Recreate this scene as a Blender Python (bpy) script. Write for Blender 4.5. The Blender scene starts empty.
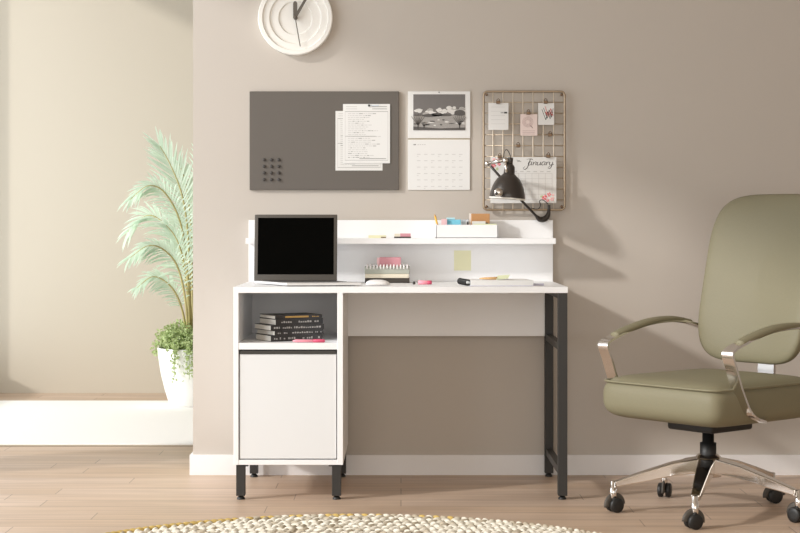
import bpy, bmesh, math, random
from mathutils import Vector, Matrix, noise
random.seed(7)
PI = math.pi
SC = bpy.context.scene
COL = SC.collection
F = 1642.0; CD = 5.9; CH = 0.985          # focal length in pixels, camera distance to the desk front, camera height
WY = 0.605                                # face of the back wall
def PX(px, Y): return (px - 401) / F * (CD + Y)
def PZ(py, Y): return CH - (py - 226) / F * (CD + Y)
def P(px, py, Y): return Vector((PX(px, Y), Y, PZ(py, Y)))

# ------------------------------------------------------------------ materials
def mat(name, col, rough=0.5, metal=0.0, spec=0.5, bump=0.0, bscale=60.0, var=0.0, coat=0.0, translucent=0.0):
    m = bpy.data.materials.new(name); m.use_nodes = True
    nt = m.node_tree; b = nt.nodes['Principled BSDF']
    b.inputs['Base Color'].default_value = (*col, 1)
    b.inputs['Roughness'].default_value = rough
    b.inputs['Metallic'].default_value = metal
    b.inputs['Specular IOR Level'].default_value = spec
    b.inputs['Coat Weight'].default_value = coat
    tc = nt.nodes.new('ShaderNodeTexCoord')
    nz = nt.nodes.new('ShaderNodeTexNoise'); nz.inputs['Scale'].default_value = bscale; nz.inputs['Detail'].default_value = 3
    nt.links.new(tc.outputs['Object'], nz.inputs['Vector'])
    if var > 0:
        mx = nt.nodes.new('ShaderNodeMix'); mx.data_type = 'RGBA'
        mx.inputs[6].default_value = tuple(min(1, c * (1 - var)) for c in col) + (1,)
        mx.inputs[7].default_value = tuple(min(1, c * (1 + var)) for c in col) + (1,)
        nt.links.new(nz.outputs['Fac'], mx.inputs[0]); nt.links.new(mx.outputs[2], b.inputs['Base Color'])
    if bump > 0:
        bp = nt.nodes.new('ShaderNodeBump'); bp.inputs['Strength'].default_value = bump; bp.inputs['Distance'].default_value = 0.002
        nt.links.new(nz.outputs['Fac'], bp.inputs['Height']); nt.links.new(bp.outputs['Normal'], b.inputs['Normal'])
    if translucent > 0:
        tr = nt.nodes.new('ShaderNodeBsdfTranslucent'); tr.inputs['Color'].default_value = (*col, 1)
        ms = nt.nodes.new('ShaderNodeMixShader'); ms.inputs[0].default_value = translucent
        out = nt.nodes['Material Output']
        nt.links.new(b.outputs[0], ms.inputs[1]); nt.links.new(tr.outputs[0], ms.inputs[2]); nt.links.new(ms.outputs[0], out.inputs[0])
    return m
def s2l(r, g, b):
    f = lambda c: (c / 255 / 12.92) if c <= 10 else ((c / 255 + .055) / 1.055) ** 2.4
    return (f(r), f(g), f(b))
M = {}
M['wall'] = mat('wall_paint', s2l(195, 187, 178), .75, bump=.06, bscale=220, var=.015, spec=.25)
M['farwall'] = mat('far_wall_paint', s2l(205, 196, 180), .8, bump=.06, bscale=220, var=.015, spec=.25)
M['ceiling'] = mat('ceiling_paint', s2l(205, 196, 184), .85, bump=.05, bscale=200)
M['base'] = mat('baseboard_paint', s2l(238, 236, 236), .45, var=.01)
M['white'] = mat('white_laminate', s2l(244, 244, 245), .42, bump=.03, bscale=300, var=.008, spec=.4)
M['door'] = mat('white_door_laminate', s2l(229, 230, 231), .4, bump=.03, bscale=300, var=.008, spec=.4)
M['panelback'] = mat('laminate_edge', s2l(236, 235, 235), .5, var=.01)
M['blackmetal'] = mat('black_powder_coat', s2l(52, 50, 48), .5, metal=.0, bump=.1, bscale=500, spec=.4)
M['darkstrip'] = mat('dark_handle_profile', s2l(62, 60, 56), .45, spec=.4)
M['rubber'] = mat('black_plastic', s2l(30, 29, 28), .5, bump=.05)
M['chrome'] = mat('polished_chrome', (.82, .79, .76), .12, metal=1.0, bump=.01)
M['steel'] = mat('brushed_aluminium', (.62, .58, .55), .28, metal=1.0, bump=.02, bscale=400)
M['olive'] = mat('olive_leather', s2l(130, 124, 100), .55, bump=.25, bscale=160, var=.03, spec=.35)
M['clock'] = mat('clock_white', s2l(240, 237, 231), .55, var=.01)
M['clockhand'] = mat('clock_hand_grey', s2l(100, 93, 84), .5, var=.02)
M['board'] = mat('charcoal_board', s2l(100, 94, 88), .55, bump=.05, bscale=300, var=.015, spec=.4)
M['paper'] = mat('white_paper', s2l(230, 229, 227), .8, var=.008, spec=.2)
M['paper2'] = mat('lower_sheet_paper', s2l(226, 225, 222), .8, var=.008, spec=.2)
M['ink'] = mat('grey_print', s2l(150, 148, 146), .8, var=.05, spec=.2)
M['faintink'] = mat('faint_print', s2l(202, 200, 198), .8, var=.02, spec=.2)
M['darkink'] = mat('dark_ink', s2l(70, 68, 68), .8, var=.05, spec=.2)
M['photo_sky'] = mat('printed_sky', s2l(118, 114, 112), .6, var=.08, bscale=30, spec=.3)
M['photo_cloud'] = mat('printed_cloud', s2l(215, 212, 208), .6, var=.15, bscale=120, spec=.3)
M['photo_cloudshade'] = mat('printed_cloud_shade', s2l(170, 166, 162), .6, var=.15, bscale=120, spec=.3)
M['photo_hill'] = mat('printed_hill', s2l(92, 88, 86), .6, var=.2, bscale=200, spec=.3)
M['photo_field'] = mat('printed_field', s2l(158, 154, 150), .6, var=.3, bscale=260, spec=.3)
M['photo_tree'] = mat('printed_tree', s2l(75, 72, 70), .6, var=.2, bscale=260, spec=.3)
M['brass'] = mat('dull_brass_wire', s2l(170, 152, 130), .4, metal=.7, bump=.02)
M['brassdark'] = mat('bronze_clip', s2l(120, 98, 78), .4, metal=.7, bump=.02)
M['wirelight'] = mat('highlit_wire', s2l(226, 213, 194), .4, metal=.15, bump=.02)  # paler copy of the wire, highlight on the uprights put into the colour
M['wire'] = mat('champagne_wire', s2l(205, 188, 165), .4, metal=.7, bump=.02)
M['pinkcard'] = mat('pink_card', s2l(232, 214, 208), .8, var=.01, spec=.2)
M['rosegrey'] = mat('rose_grey_print', s2l(176, 150, 146), .8, var=.03, spec=.2)
M['red'] = mat('red_print', s2l(205, 80, 72), .7, var=.1)
M['flower'] = mat('rose_petal_print', s2l(232, 112, 122), .7, var=.25, bscale=200)
M['flower2'] = mat('pale_petal_print', s2l(244, 190, 190), .7, var=.1, bscale=200)
M['leafprint'] = mat('leaf_print', s2l(196, 208, 160), .7, var=.15, bscale=200)
M['lampblack'] = mat('black_lamp_enamel', s2l(50, 44, 40), .3, spec=.5, coat=.15)
M['lampwhite'] = mat('white_shade_inside', s2l(232, 228, 220), .5, var=.02)
M['silver'] = mat('satin_chrome', (.62, .58, .54), .2, metal=1.0, bump=.01)
M['laptopgrey'] = mat('laptop_bezel_grey', s2l(82, 77, 71), .5, spec=.4)
M['screen'] = mat('dark_glass_screen', (.0015, .0015, .0012), .35, spec=.015)
M['laptopsilver'] = mat('laptop_silver', s2l(214, 212, 210), .35, metal=.35, bump=.01)
M['key'] = mat('laptop_key', s2l(60, 58, 56), .5)
M['mousewhite'] = mat('mouse_white', s2l(236, 233, 232), .4, var=.01)
M['sagegrey'] = mat('sage_grey_cover', s2l(178, 181, 170), .7, bump=.15, bscale=500, var=.04)
M['cream'] = mat('cream_cover', s2l(232, 224, 204), .7, var=.03)
M['dark'] = mat('dark_brown_cover', s2l(66, 60, 54), .6, var=.05)
M['pink'] = mat('dusty_pink', s2l(214, 152, 162), .65, var=.03)
M['palepink'] = mat('pale_pink', s2l(240, 200, 205), .65, var=.03)
M['hotpink'] = mat('bright_pink', s2l(244, 160, 176), .45, var=.03)
M['deeppink'] = mat('deep_pink', s2l(205, 80, 110), .45, var=.03)
M['yellow'] = mat('pale_yellow_paper', s2l(236, 234, 198), .8, var=.02, spec=.2)
M['lime'] = mat('pale_green_paper', s2l(232, 238, 200), .8, var=.02, spec=.2)
M['tan'] = mat('tan_wood', s2l(214, 172, 118), .6, var=.06, bscale=90)
M['kraft'] = mat('kraft_board', s2l(196, 146, 98), .75, var=.04, bscale=150)
M['blue'] = mat('sky_blue', s2l(130, 212, 236), .5, var=.08, bscale=120)
M['blue2'] = mat('pale_blue', s2l(186, 230, 242), .5, var=.04)
M['lavender'] = mat('lavender_grey', s2l(196, 194, 214), .6, var=.02)
M['pencil'] = mat('pencil_yellow', s2l(232, 184, 78), .45, var=.03)
M['lead'] = mat('graphite', s2l(60, 56, 54), .5)
M['clear'] = mat('clear_grey_plastic', s2l(205, 212, 220), .3, var=.05)
M['bookblack'] = mat('black_book_cover', s2l(46, 43, 42), .45, var=.1, bscale=120)
M['pages'] = mat('book_pages', s2l(228, 224, 216), .8, var=.05, bscale=400)
M['gold'] = mat('gold_print', s2l(190, 150, 80), .5, var=.1)
M['spineprint'] = mat('silver_spine_print', s2l(170, 167, 163), .5, var=.15, bscale=300)
M['pot'] = mat('white_glazed_pot', s2l(245, 244, 241), .35, var=.008)
M['soil'] = mat('dark_soil', s2l(90, 74, 58), .9, bump=.6, bscale=90, var=.2)
M['stem'] = mat('palm_stem', s2l(188, 176, 118), .5, var=.15, bscale=30)
M['palm'] = mat('palm_leaf', s2l(226, 242, 224), .4, var=.05, bscale=14, translucent=.35)
M['shrub'] = mat('small_olive_leaf', s2l(184, 200, 142), .55, var=.25, bscale=30, translucent=.25)
M['rugcream'] = mat('cream_cotton_rope', s2l(222, 215, 200), .9, bump=.5, bscale=400, var=.06, spec=.15)
M['ruggrey'] = mat('oatmeal_rope', s2l(180, 168, 148), .9, bump=.5, bscale=400, var=.08, spec=.15)
M['ruggold'] = mat('mustard_rope', s2l(198, 170, 104), .9, bump=.5, bscale=400, var=.12, spec=.15)
M['rugback'] = mat('gap_shade_backing', s2l(128, 110, 84), .9, var=.1, spec=.1)  # backing colour darkened to deepen the shade between the strands
M['whiterug'] = mat('white_wool', s2l(244, 241, 235), .95, bump=.6, bscale=160, var=.03, spec=.1)

def floor_material():
    m = bpy.data.materials.new('pale_oak_planks'); m.use_nodes = True
    nt = m.node_tree; N = nt.nodes; L = nt.links; b = N['Principled BSDF']
    tc = N.new('ShaderNodeTexCoord')
    br = N.new('ShaderNodeTexBrick')
    br.inputs['Scale'].default_value = 1.0; br.inputs['Brick Width'].default_value = 1.27; br.inputs['Row Height'].default_value = .13
    br.inputs['Mortar Size'].default_value = .0016; br.inputs['Mortar Smooth'].default_value = .2; br.inputs['Bias'].default_value = 0
    br.offset = .37; br.offset_frequency = 2; br.squash = .82; br.squash_frequency = 3
    br.inputs['Color1'].default_value = (*s2l(206, 184, 165), 1)
    br.inputs['Color2'].default_value = (*s2l(197, 172, 148), 1)
    br.inputs['Mortar'].default_value = (*s2l(140, 120, 104), 1)
    L.new(tc.outputs['Object'], br.inputs['Vector'])
    mp = N.new('ShaderNodeMapping'); mp.inputs['Scale'].default_value = (1.1, 16, 1)
    L.new(tc.outputs['Object'], mp.inputs['Vector'])
    nz = N.new('ShaderNodeTexNoise'); nz.inputs['Scale'].default_value = 1.6; nz.inputs['Detail'].default_value = 6; nz.inputs['Distortion'].default_value = .6
    L.new(mp.outputs[0], nz.inputs['Vector'])
    rp = N.new('ShaderNodeValToRGB'); rp.color_ramp.elements[0].position = .3; rp.color_ramp.elements[1].position = .72
    rp.color_ramp.elements[0].color = (.80, .77, .75, 1); rp.color_ramp.elements[1].color = (1.06, 1.05, 1.04, 1)
    L.new(nz.outputs['Fac'], rp.inputs[0])
    mx = N.new('ShaderNodeMix'); mx.data_type = 'RGBA'; mx.blend_type = 'MULTIPLY'; mx.inputs[0].default_value = 1
    L.new(br.outputs['Color'], mx.inputs[6]); L.new(rp.outputs[0], mx.inputs[7]); L.new(mx.outputs[2], b.inputs['Base Color'])
    b.inputs['Roughness'].default_value = .42; b.inputs['Specular IOR Level'].default_value = .35
    bp = N.new('ShaderNodeBump'); bp.inputs['Strength'].default_value = .25; bp.inputs['Distance'].default_value = .001
    L.new(br.outputs['Fac'], bp.inputs['Height']); bp.invert = True; L.new(bp.outputs[0], b.inputs['Normal'])
    return m
M['floor'] = floor_material()

# ------------------------------------------------------------------ mesh builder
WM = {}      # world matrix of every parent
class MB:
    def __init__(s): s.v = []; s.f = []; s.m = []; s.sm = []; s.T = Matrix.Identity(4); s.mats = []
    def mi(s, m):
        if m not in s.mats: s.mats.append(m)
        return s.mats.index(m)
    def add(s, vs, fs, m, smooth=False):
        o = len(s.v); k = s.mi(m)
        s.v += [s.T @ Vector(p) for p in vs]
        for f in fs: s.f.append(tuple(o + i for i in f)); s.m.append(k); s.sm.append(smooth)
        return s
    def box(s, x0, x1, y0, y1, z0, z1, m, bev=0.0):
        if bev > 0: return s.rbox(x0, x1, y0, y1, z0, z1, m, bev, 2)
        vs = [(x, y, z) for x in (x0, x1) for y in (y0, y1) for z in (z0, z1)]
        fs = [(0, 1, 3, 2), (4, 6, 7, 5), (0, 4, 5, 1), (2, 3, 7, 6), (0, 2, 6, 4), (1, 5, 7, 3)]
        return s.add(vs, fs, m)
    def rbox(s, x0, x1, y0, y1, z0, z1, m, r, seg=3):
        bm = bmesh.new(); bmesh.ops.create_cube(bm, size=1)
        for v in bm.verts: v.co = Vector(((x0 + x1) / 2 + v.co.x * (x1 - x0), (y0 + y1) / 2 + v.co.y * (y1 - y0), (z0 + z1) / 2 + v.co.z * (z1 - z0)))
        bmesh.ops.bevel(bm, geom=bm.edges[:], offset=min(r, .49 * min(x1 - x0, y1 - y0, z1 - z0)), segments=seg, profile=.5, affect='EDGES')
        bm.verts.index_update()
        s.add([v.co.copy() for v in bm.verts], [[v.index for v in f.verts] for f in bm.faces], m, seg > 2); bm.free(); return s
    def tube(s, pts, r, m, n=10, closed=False, rad=None, flat=None, up=None):
        pts = [Vector(p) for p in pts]; k = len(pts); rings = []
        prev = None
        for i, p in enumerate(pts):
            if closed: t = (pts[(i + 1) % k] - pts[i - 1]).normalized()
            else: t = (pts[min(i + 1, k - 1)] - pts[max(i - 1, 0)]).normalized()
            if prev is None:
                a = Vector(up) if up else (Vector((0, 0, 1)) if abs(t.z) < .9 else Vector((0, 1, 0)))
            else: a = prev
            if up: a = Vector(up)
            u = (a - t * a.dot(t)).normalized(); w = t.cross(u); prev = u
            rr = rad[i] if rad else r
            fl = flat if flat else 1.0
            rings.append([p + u * math.cos(2 * PI * j / n) * rr + w * math.sin(2 * PI * j / n) * rr * fl for j in range(n)])
        vs = [q for R in rings for q in R]; fs = []
        for i in range(k if closed else k - 1):
            for j in range(n):
                a, b = i * n + j, i * n + (j + 1) % n; c, d = ((i + 1) % k) * n + (j + 1) % n, ((i + 1) % k) * n + j
                fs.append((a, b, c, d))
        if not closed: fs += [tuple(range(n - 1, -1, -1)), tuple((k - 1) * n + j for j in range(n))]
        return s.add(vs, fs, m, True)
    def band(s, pts, side, w, t, m):     # flat strip: width w along side, thickness t
        pts = [Vector(p) for p in pts]; side = Vector(side).normalized(); k = len(pts); vs = []
        for i, p in enumerate(pts):
            d = (pts[min(i + 1, k - 1)] - pts[max(i - 1, 0)]).normalized(); nn = d.cross(side).normalized()
            ww = w[i] if isinstance(w, (list, tuple)) else w; tt = t[i] if isinstance(t, (list, tuple)) else t
            for a, b in ((-1, -1), (1, -1), (1, 1), (-1, 1)): vs.append(p + side * a * ww / 2 + nn * b * tt / 2)
        fs = [(i * 4 + j, i * 4 + (j + 1) % 4, i * 4 + 4 + (j + 1) % 4, i * 4 + 4 + j) for i in range(k - 1) for j in range(4)]
        fs += [(3, 2, 1, 0), tuple((k - 1) * 4 + j for j in range(4))]
        return s.add(vs, fs, m)
    def lathe(s, prof, m, n=40, c=(0, 0, 0), axis='z', cap=True):
        vs = []; c = Vector(c)
        for r, h in prof:
            for j in range(n):
                a = 2 * PI * j / n
                if axis == 'z': q = Vector((r * math.cos(a), r * math.sin(a), h))
                elif axis == 'y': q = Vector((r * math.cos(a), h, r * math.sin(a)))
                else: q = Vector((h, r * math.cos(a), r * math.sin(a)))
                vs.append(c + q)
        fs = [(i * n + j, i * n + (j + 1) % n, (i + 1) * n + (j + 1) % n, (i + 1) * n + j) for i in range(len(prof) - 1) for j in range(n)]
        if cap: fs += [tuple(range(n - 1, -1, -1)), tuple((len(prof) - 1) * n + j for j in range(n))]
        return s.add(vs, fs, m, True)
    def ell(s, c, rx, ry, rz, m, rot=None, nu=8, nv=5):
        vs = []; c = Vector(c); R = rot or Matrix.Identity(3)
        vs.append(c + R @ Vector((0, 0, rz)))
        for i in range(1, nv):
            t = PI * i / nv
            for j in range(nu):
                a = 2 * PI * j / nu; vs.append(c + R @ Vector((rx * math.sin(t) * math.cos(a), ry * math.sin(t) * math.sin(a), rz * math.cos(t))))
        vs.append(c + R @ Vector((0, 0, -rz))); L = len(vs) - 1; fs = []
        for j in range(nu): fs.append((0, 1 + j, 1 + (j + 1) % nu)); fs.append((L, L - nu + (j + 1) % nu, L - nu + j))
        for i in range(nv - 2):
            for j in range(nu): fs.append((1 + i * nu + j, 1 + (i + 1) * nu + j, 1 + (i + 1) * nu + (j + 1) % nu, 1 + i * nu + (j + 1) % nu))
        return s.add(vs, fs, m, True)
    def prism(s, poly, y0, y1, m):       # polygon in x,z extruded along y
        n = len(poly); vs = [(x, y0, z) for x, z in poly] + [(x, y1, z) for x, z in poly]
        fs = [tuple(range(n)), tuple(range(2 * n - 1, n - 1, -1))] + [(i, i + n, (i + 1) % n + n, (i + 1) % n) for i in range(n)]
        return s.add(vs, fs, m)
    def build(s, name, parent=None, origin=None, sub=0, bevel=0.0):
        me = bpy.data.meshes.new(name)
        if parent is not None: W = WM[parent.name].inverted(); loc = Vector((0, 0, 0))
        elif origin is not None: W = Matrix.Translation(-Vector(origin)); loc = Vector(origin)
        else: W = Matrix.Identity(4); loc = Vector((0, 0, 0))
        me.from_pydata([W @ v for v in s.v], [], s.f)
        for m in s.mats: me.materials.append(m)
        for p, k, q in zip(me.polygons, s.m, s.sm): p.material_index = k; p.use_smooth = q
        bm = bmesh.new(); bm.from_mesh(me); bmesh.ops.recalc_face_normals(bm, faces=bm.faces[:]); bm.to_mesh(me); bm.free()
        o = bpy.data.objects.new(name, me); COL.objects.link(o); o.location = loc
        WM[o.name] = Matrix.Translation(loc)
        if parent is not None: o.parent = parent; WM[o.name] = WM[parent.name]
        if bevel: b = o.modifiers.new('bevel', 'BEVEL'); b.width = bevel; b.segments = 2; b.limit_method = 'ANGLE'
        if sub: b = o.modifiers.new('sub', 'SUBSURF'); b.levels = sub; b.render_levels = sub
        return o
def thing(name, loc, label, cat, group=None, rz=0):
    o = bpy.data.objects.new(name, None); COL.objects.link(o); o.empty_display_size = .05
    o.location = loc; o.rotation_euler = (0, 0, rz)
    WM[o.name] = Matrix.Translation(Vector(loc)) @ Matrix.Rotation(rz, 4, 'Z')
    return tag(o, label, cat, group)
def tag(o, label, cat, group=None):
    o['label'] = label; o['category'] = cat
    if group: o['group'] = group
    return o
def struct(o): o['kind'] = 'structure'; return o
def dup(o, loc, label=None):
    c = o.copy(); COL.objects.link(c); c.location = loc
    if label: c['label'] = label
    for ch in o.children:
        d = ch.copy(); COL.objects.link(d); d.parent = c
        for g in ch.children:
            e = g.copy(); COL.objects.link(e); e.parent = d
    return c
def cr(pts, n=8):            # smooth curve through points
    pts = [Vector(p) for p in pts]; out = []
    for i in range(len(pts) - 1):
        p0 = pts[max(i - 1, 0)]; p1 = pts[i]; p2 = pts[i + 1]; p3 = pts[min(i + 2, len(pts) - 1)]
        for k in range(n):
            t = k / n; out.append(.5 * ((2 * p1) + (p2 - p0) * t + (2 * p0 - 5 * p1 + 4 * p2 - p3) * t * t + (3 * p1 - p0 - 3 * p2 + p3) * t ** 3))
    out.append(pts[-1]); return out

# ------------------------------------------------------------------ room shell
XL, XR, YF, YB, ZC = -2.5, 3.0, -6.6, 3.78, 2.95
EX = PX(193, WY)                                  # free end of the desk's wall
struct(MB().box(XL - .15, XR + .15, YF, YB + .15, -.12, 0, M['floor']).build('floor'))
struct(MB().box(XL - .15, XR + .15, YF, YB + .15, ZC, ZC + .12, M['ceiling']).build('ceiling'))
struct(MB().box(EX, XR, WY, WY + .13, 0, ZC, M['wall']).build('wall_back'))
struct(MB().box(XL, XR, YB, YB + .15, 0, ZC, M['farwall']).build('wall_far'))
struct(MB().box(XR, XR + .15, YF, YB + .15, 0, ZC, M['wall']).build('wall_right'))
W1 = (-3.2, .25, .25, 2.91); W2 = (.6, 3.72, .15, 2.9)
w = MB()
ys = [YF, W1[0], W1[1], W2[0], W2[1], YB + .15]
for i in (0, 2, 4): w.box(XL - .15, XL, ys[i], ys[i + 1], 0, ZC, M['wall'])
for W in (W1, W2):
    w.box(XL - .15, XL, W[0], W[1], 0, W[2], M['wall']); w.box(XL - .15, XL, W[0], W[1], W[3], ZC, M['wall'])
struct(w.build('wall_left'))
for i, W in enumerate((W1, W2)):
    g = MB(); t = .05
    g.box(XL - .12, XL - .03, W[0], W[0] + t, W[2], W[3], M['white']); g.box(XL - .12, XL - .03, W[1] - t, W[1], W[2], W[3], M['white'])
    g.box(XL - .12, XL - .03, W[0], W[1], W[2], W[2] + t, M['white']); g.box(XL - .12, XL - .03, W[0], W[1], W[3] - t, W[3], M['white'])
    ym = (W[0] + W[1]) / 2
    if i == 0: g.box(XL - .11, XL - .04, ym - .03, ym + .03, W[2], W[3], M['white'])
    struct(g.build('window_%d' % (i + 1)))
bz = .079
struct(MB().box(EX - .012, XR, WY - .012, WY, 0, bz, M['base']).box(EX - .012, EX, WY, WY + .142, 0, bz, M['base']).build('baseboard_back'))

# ------------------------------------------------------------------ desk
XA, XB = PX(233.5, 0), PX(568, 0)                 # -0.60 .. 0.60
TZ1, TZ0 = .766, .744
desk = thing('writing_desk', (0, .3, 0), 'white laminate writing desk with raised back shelf, low cupboard and black metal legs', 'desk')
DY = .6
MB().rbox(XA, XB, 0, DY, TZ0, TZ1, M['white'], .001, 1).build('desktop', desk)
# hutch
HY = .583
MB().rbox(XA + .0, XB, HY, DY, TZ1, PZ(220, HY), M['white'], .001, 1).build('upright_panel', desk)
sy0 = .46
MB().rbox(XA, XB, sy0, HY, PZ(244, sy0), PZ(238.2, sy0), M['white'], .001, 1).build('raised_shelf', desk)
# modesty panel
MB().box(PX(343, 0), .565, .555, .571, PZ(336, .56), TZ0, M['white']).build('modesty_panel', desk)
# cabinet
CX0, CX1 = XA, PX(343, 0)
CZ0 = PZ(465, 0); CZ1 = TZ0; th = .018
cab = MB()
cab.rbox(CX0, CX0 + th, .0, .575, CZ0, CZ1, M['white'], .0008, 1)
cab.rbox(CX1 - th * 1.15, CX1, .0, .575, CZ0, CZ1, M['white'], .0008, 1)
cab.rbox(CX0 + th, CX1 - th * 1.15, .001, .575, CZ0, CZ0 + th, M['white'], .0008, 1)
c = cab.build('cabinet', desk)
SZ1 = PZ(343, 0); SZ0 = PZ(349.5, 0)
MB().box(CX0 + th, CX1 - th * 1.15, .001, .55, SZ0, SZ1, M['white']).build('cabinet_shelf', c)
MB().box(CX0 + th, CX1 - th * 1.15, .55, .565, SZ0, TZ0, M['panelback']).build('niche_back', c)
MB().box(CX0 + th, CX1 - th * 1.15, .555, .567, CZ0 + th, SZ0, M['panelback']).build('cabinet_back', c)
dx0, dx1 = CX0 + th + .0035, CX1 - th * 1.15 - .0035
d = MB().rbox(dx0, dx1, .004, .02, CZ0 + th + .004, PZ(354.3, 0), M['door'], .0008, 1).build('cabinet_door', desk)
MB().box(dx0, dx1, .002, .022, PZ(354.2, 0), PZ(350.8, 0), M['darkstrip']).box(dx0, dx1, .018, .03, PZ(350.8, 0), PZ(349.9, 0), M['darkstrip']).build('door_handle', d)
def foot(mb, x, y): mb.lathe([(.005, .018), (.005, .012), (.009, .011), (.014, .006), (.015, .001), (.015, 0)], M['rubber'], 16, (x, y, 0))
def short_leg(x0, x1, y0, sx):
    m = MB(); m.box(x0, x1, y0, y0 + .034, .014, CZ0, M['blackmetal'])
    m.box(min(x0, x1 + sx * .012) if sx > 0 else x0 - .012, x1 + .012 if sx > 0 else x1, y0 - .0, y0 + .045, CZ0 - .006, CZ0, M['blackmetal'])
    o = m.build('leg', desk, bevel=.0012)
    f = MB(); foot(f, (x0 + x1) / 2, y0 + .017); f.build('foot', o)
for (xa, xb, y0, sx) in ((PX(236.2, .01), PX(245, .01), .006, 1), (PX(332, .01), PX(341, .01), .006, -1), (PX(236.2, .01), PX(245, .01), .535, 1), (PX(332, .01), PX(341, .01), .535, -1)):
    short_leg(xa, xb, y0, sx)
LX0, LX1 = .565, .5985
fr = MB(); fr.box(LX0, LX1, .004, .038, .014, TZ0, M['blackmetal']); fo = fr.build('leg', desk, bevel=.0015)
f = MB(); foot(f, (LX0 + LX1) / 2, .021); f.build('foot', fo)
fr = MB(); fr.box(LX0, LX1, .545, .579, .014, TZ0, M['blackmetal']); fo = fr.build('leg', desk, bevel=.0015)
f = MB(); foot(f, (LX0 + LX1) / 2, .562); f.build('foot', fo)
for z0, z1 in ((TZ0 - .022, TZ0 - .001), (.535, .56), (.085, .112)):
    MB().box(LX0 + .004, LX1 - .004, .038, .545, z0, z1, M['blackmetal']).build('crossbar', desk, bevel=.001)

# ------------------------------------------------------------------ laptop
LY = .30
lx0, lx1 = PX(254, LY), PX(337, LY)
cx = (lx0 + lx1) / 2
lap = thing('laptop', (cx, LY, TZ1), 'open silver laptop with a black screen, left end of the desk', 'laptop')
lap_sc = (CD + LY) / F
zb = TZ1
hinge_z = TZ1 + .014
T = Matrix.Translation((cx, LY, hinge_z)) @ Matrix.Rotation(math.radians(-8), 4, 'X')
hh = (PZ(214.5, LY) - hinge_z) / math.cos(math.radians(8)); hw = (lx1 - lx0) / 2
m = MB(); m.T = T; m.rbox(-hw, hw, -.003, .004, -.002, hh, M['laptopgrey'], .003, 3)
lid = m.build('lid', lap)
m = MB(); m.T = T; m.box(-hw + .013, hw - .013, -.0042, -.003, .022, hh - .013, M['screen']); m.build('screen', lid)
m = MB(); m.T = Matrix.Translation((cx, LY, 0)) @ Matrix.Rotation(math.radians(0), 4, 'Z')
m.tube([(-hw * .8, .002, hinge_z - .004), (hw * .8, .002, hinge_z - .004)], .005, M['laptopgrey'], 10); m.build('hinge', lap)
# base turned a little, near corner at the left
B0 = Vector((lx0 + .002, LY)); th_b = math.radians(0)
m = MB()
poly = [(lx0 + .0, LY + .006), (lx1 + .0, LY + .006), (PX(362, .1), .085), (PX(287, .05), .045)]
def slab(mb, poly, z0, z1, mt):
    n = len(poly); vs = [(x, y, z0) for x, y in poly] + [(x, y, z1) for x, y in poly]
    mb.add(vs, [tuple(range(n)), tuple(range(2 * n - 1, n - 1, -1))] + [(i, i + n, (i + 1) % n + n, (i + 1) % n) for i in range(n)], mt)
slab(m, poly, TZ1 + .003, TZ1 + .0125, M['laptopsilver'])
base = m.build('keyboard_base', lap, bevel=.002)
k = MB()
def bil(u, v):
    a, b_, c_, d_ = [Vector(q) for q in poly]
    return a.lerp(b_, u).lerp(d_.lerp(c_, u), v)
for r in range(5):
    for q in range(13):
        u0, u1 = .06 + q * .068, .06 + q * .068 + .058; v0, v1 = .12 + r * .1, .12 + r * .1 + .082
        slab(k, [bil(u0, v0), bil(u1, v0), bil(u1, v1), bil(u0, v1)], TZ1 + .012, TZ1 + .0135, M['key'])
k.build('keys', base)
k = MB(); slab(k, [bil(.38, .68), bil(.62, .68), bil(.62, .95), bil(.38, .95)], TZ1 + .0118, TZ1 + .0124, M['steel']); k.build('trackpad', base)

# mouse
my = .17; mxc = PX(378, my)
mo = thing('computer_mouse', (mxc, my, TZ1), 'low white computer mouse in front of the notebook stack', 'mouse')
m = MB(); vs = []; n1, n2 = 20, 8; hwm = .046
for i in range(n2 + 1):
    t = i / n2 * PI / 2
    for j in range(n1):
        a = 2 * PI * j / n1
        x = math.cos(a); y = math.sin(a); x = math.copysign(abs(x) ** .8, x); y = math.copysign(abs(y) ** .8, y)
        vs.append((mxc + x * hwm * math.cos(t) ** .7 - .004 * math.sin(t), my + y * .03 * math.cos(t) ** .7, TZ1 + .002 + .019 * math.sin(t)))
fs = [(i * n1 + j, i * n1 + (j + 1) % n1, (i + 1) * n1 + (j + 1) % n1, (i + 1) * n1 + j) for i in range(n2) for j in range(n1)] + [tuple(range(n1 - 1, -1, -1))]
m.add(vs, fs, M['mousewhite'], True); m.build('shell', mo)
MB().ell((mxc, my, TZ1 + .002), .044, .028, .002, M['steel'], nu=20).build('base_plate', mo)

# ------------------------------------------------------------------ notebook stack beside the laptop
SY = .40
def sx(px): return PX(px, SY)
zs = TZ1
g = 'stacked notebooks between laptop and binder'
o1 = thing('notebook', (sx(387), SY, zs), 'dark brown notebook, bottom of the stack beside the mouse', 'notebook', g)
MB().rbox(sx(365), sx(409.5), SY, SY + .13, zs, zs + .003, M['dark'], .001, 1).rbox(sx(365), sx(409.5), SY, SY + .13, zs + .016, zs + .019, M['dark'], .001, 1).box(sx(365), sx(365) + .003, SY, SY + .13, zs, zs + .019, M['dark']).box(sx(365.4), sx(409.4), SY, SY + .002, zs + .003, zs + .016, M['dark']).build('cover', o1)
MB().box(sx(366.2), sx(408.8), SY + .003, SY + .127, zs + .003, zs + .016, M['pages']).build('pages', o1)
z2 = zs + .019
o2 = thing('notebook', (sx(387), SY, z2), 'cream notebook in the middle of the stack beside the mouse', 'notebook', g)
MB().rbox(sx(365), sx(409), SY - .002, SY + .125, z2, z2 + .016, M['cream'], .002, 1).build('cover', o2)
z3 = z2 + .016
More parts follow.
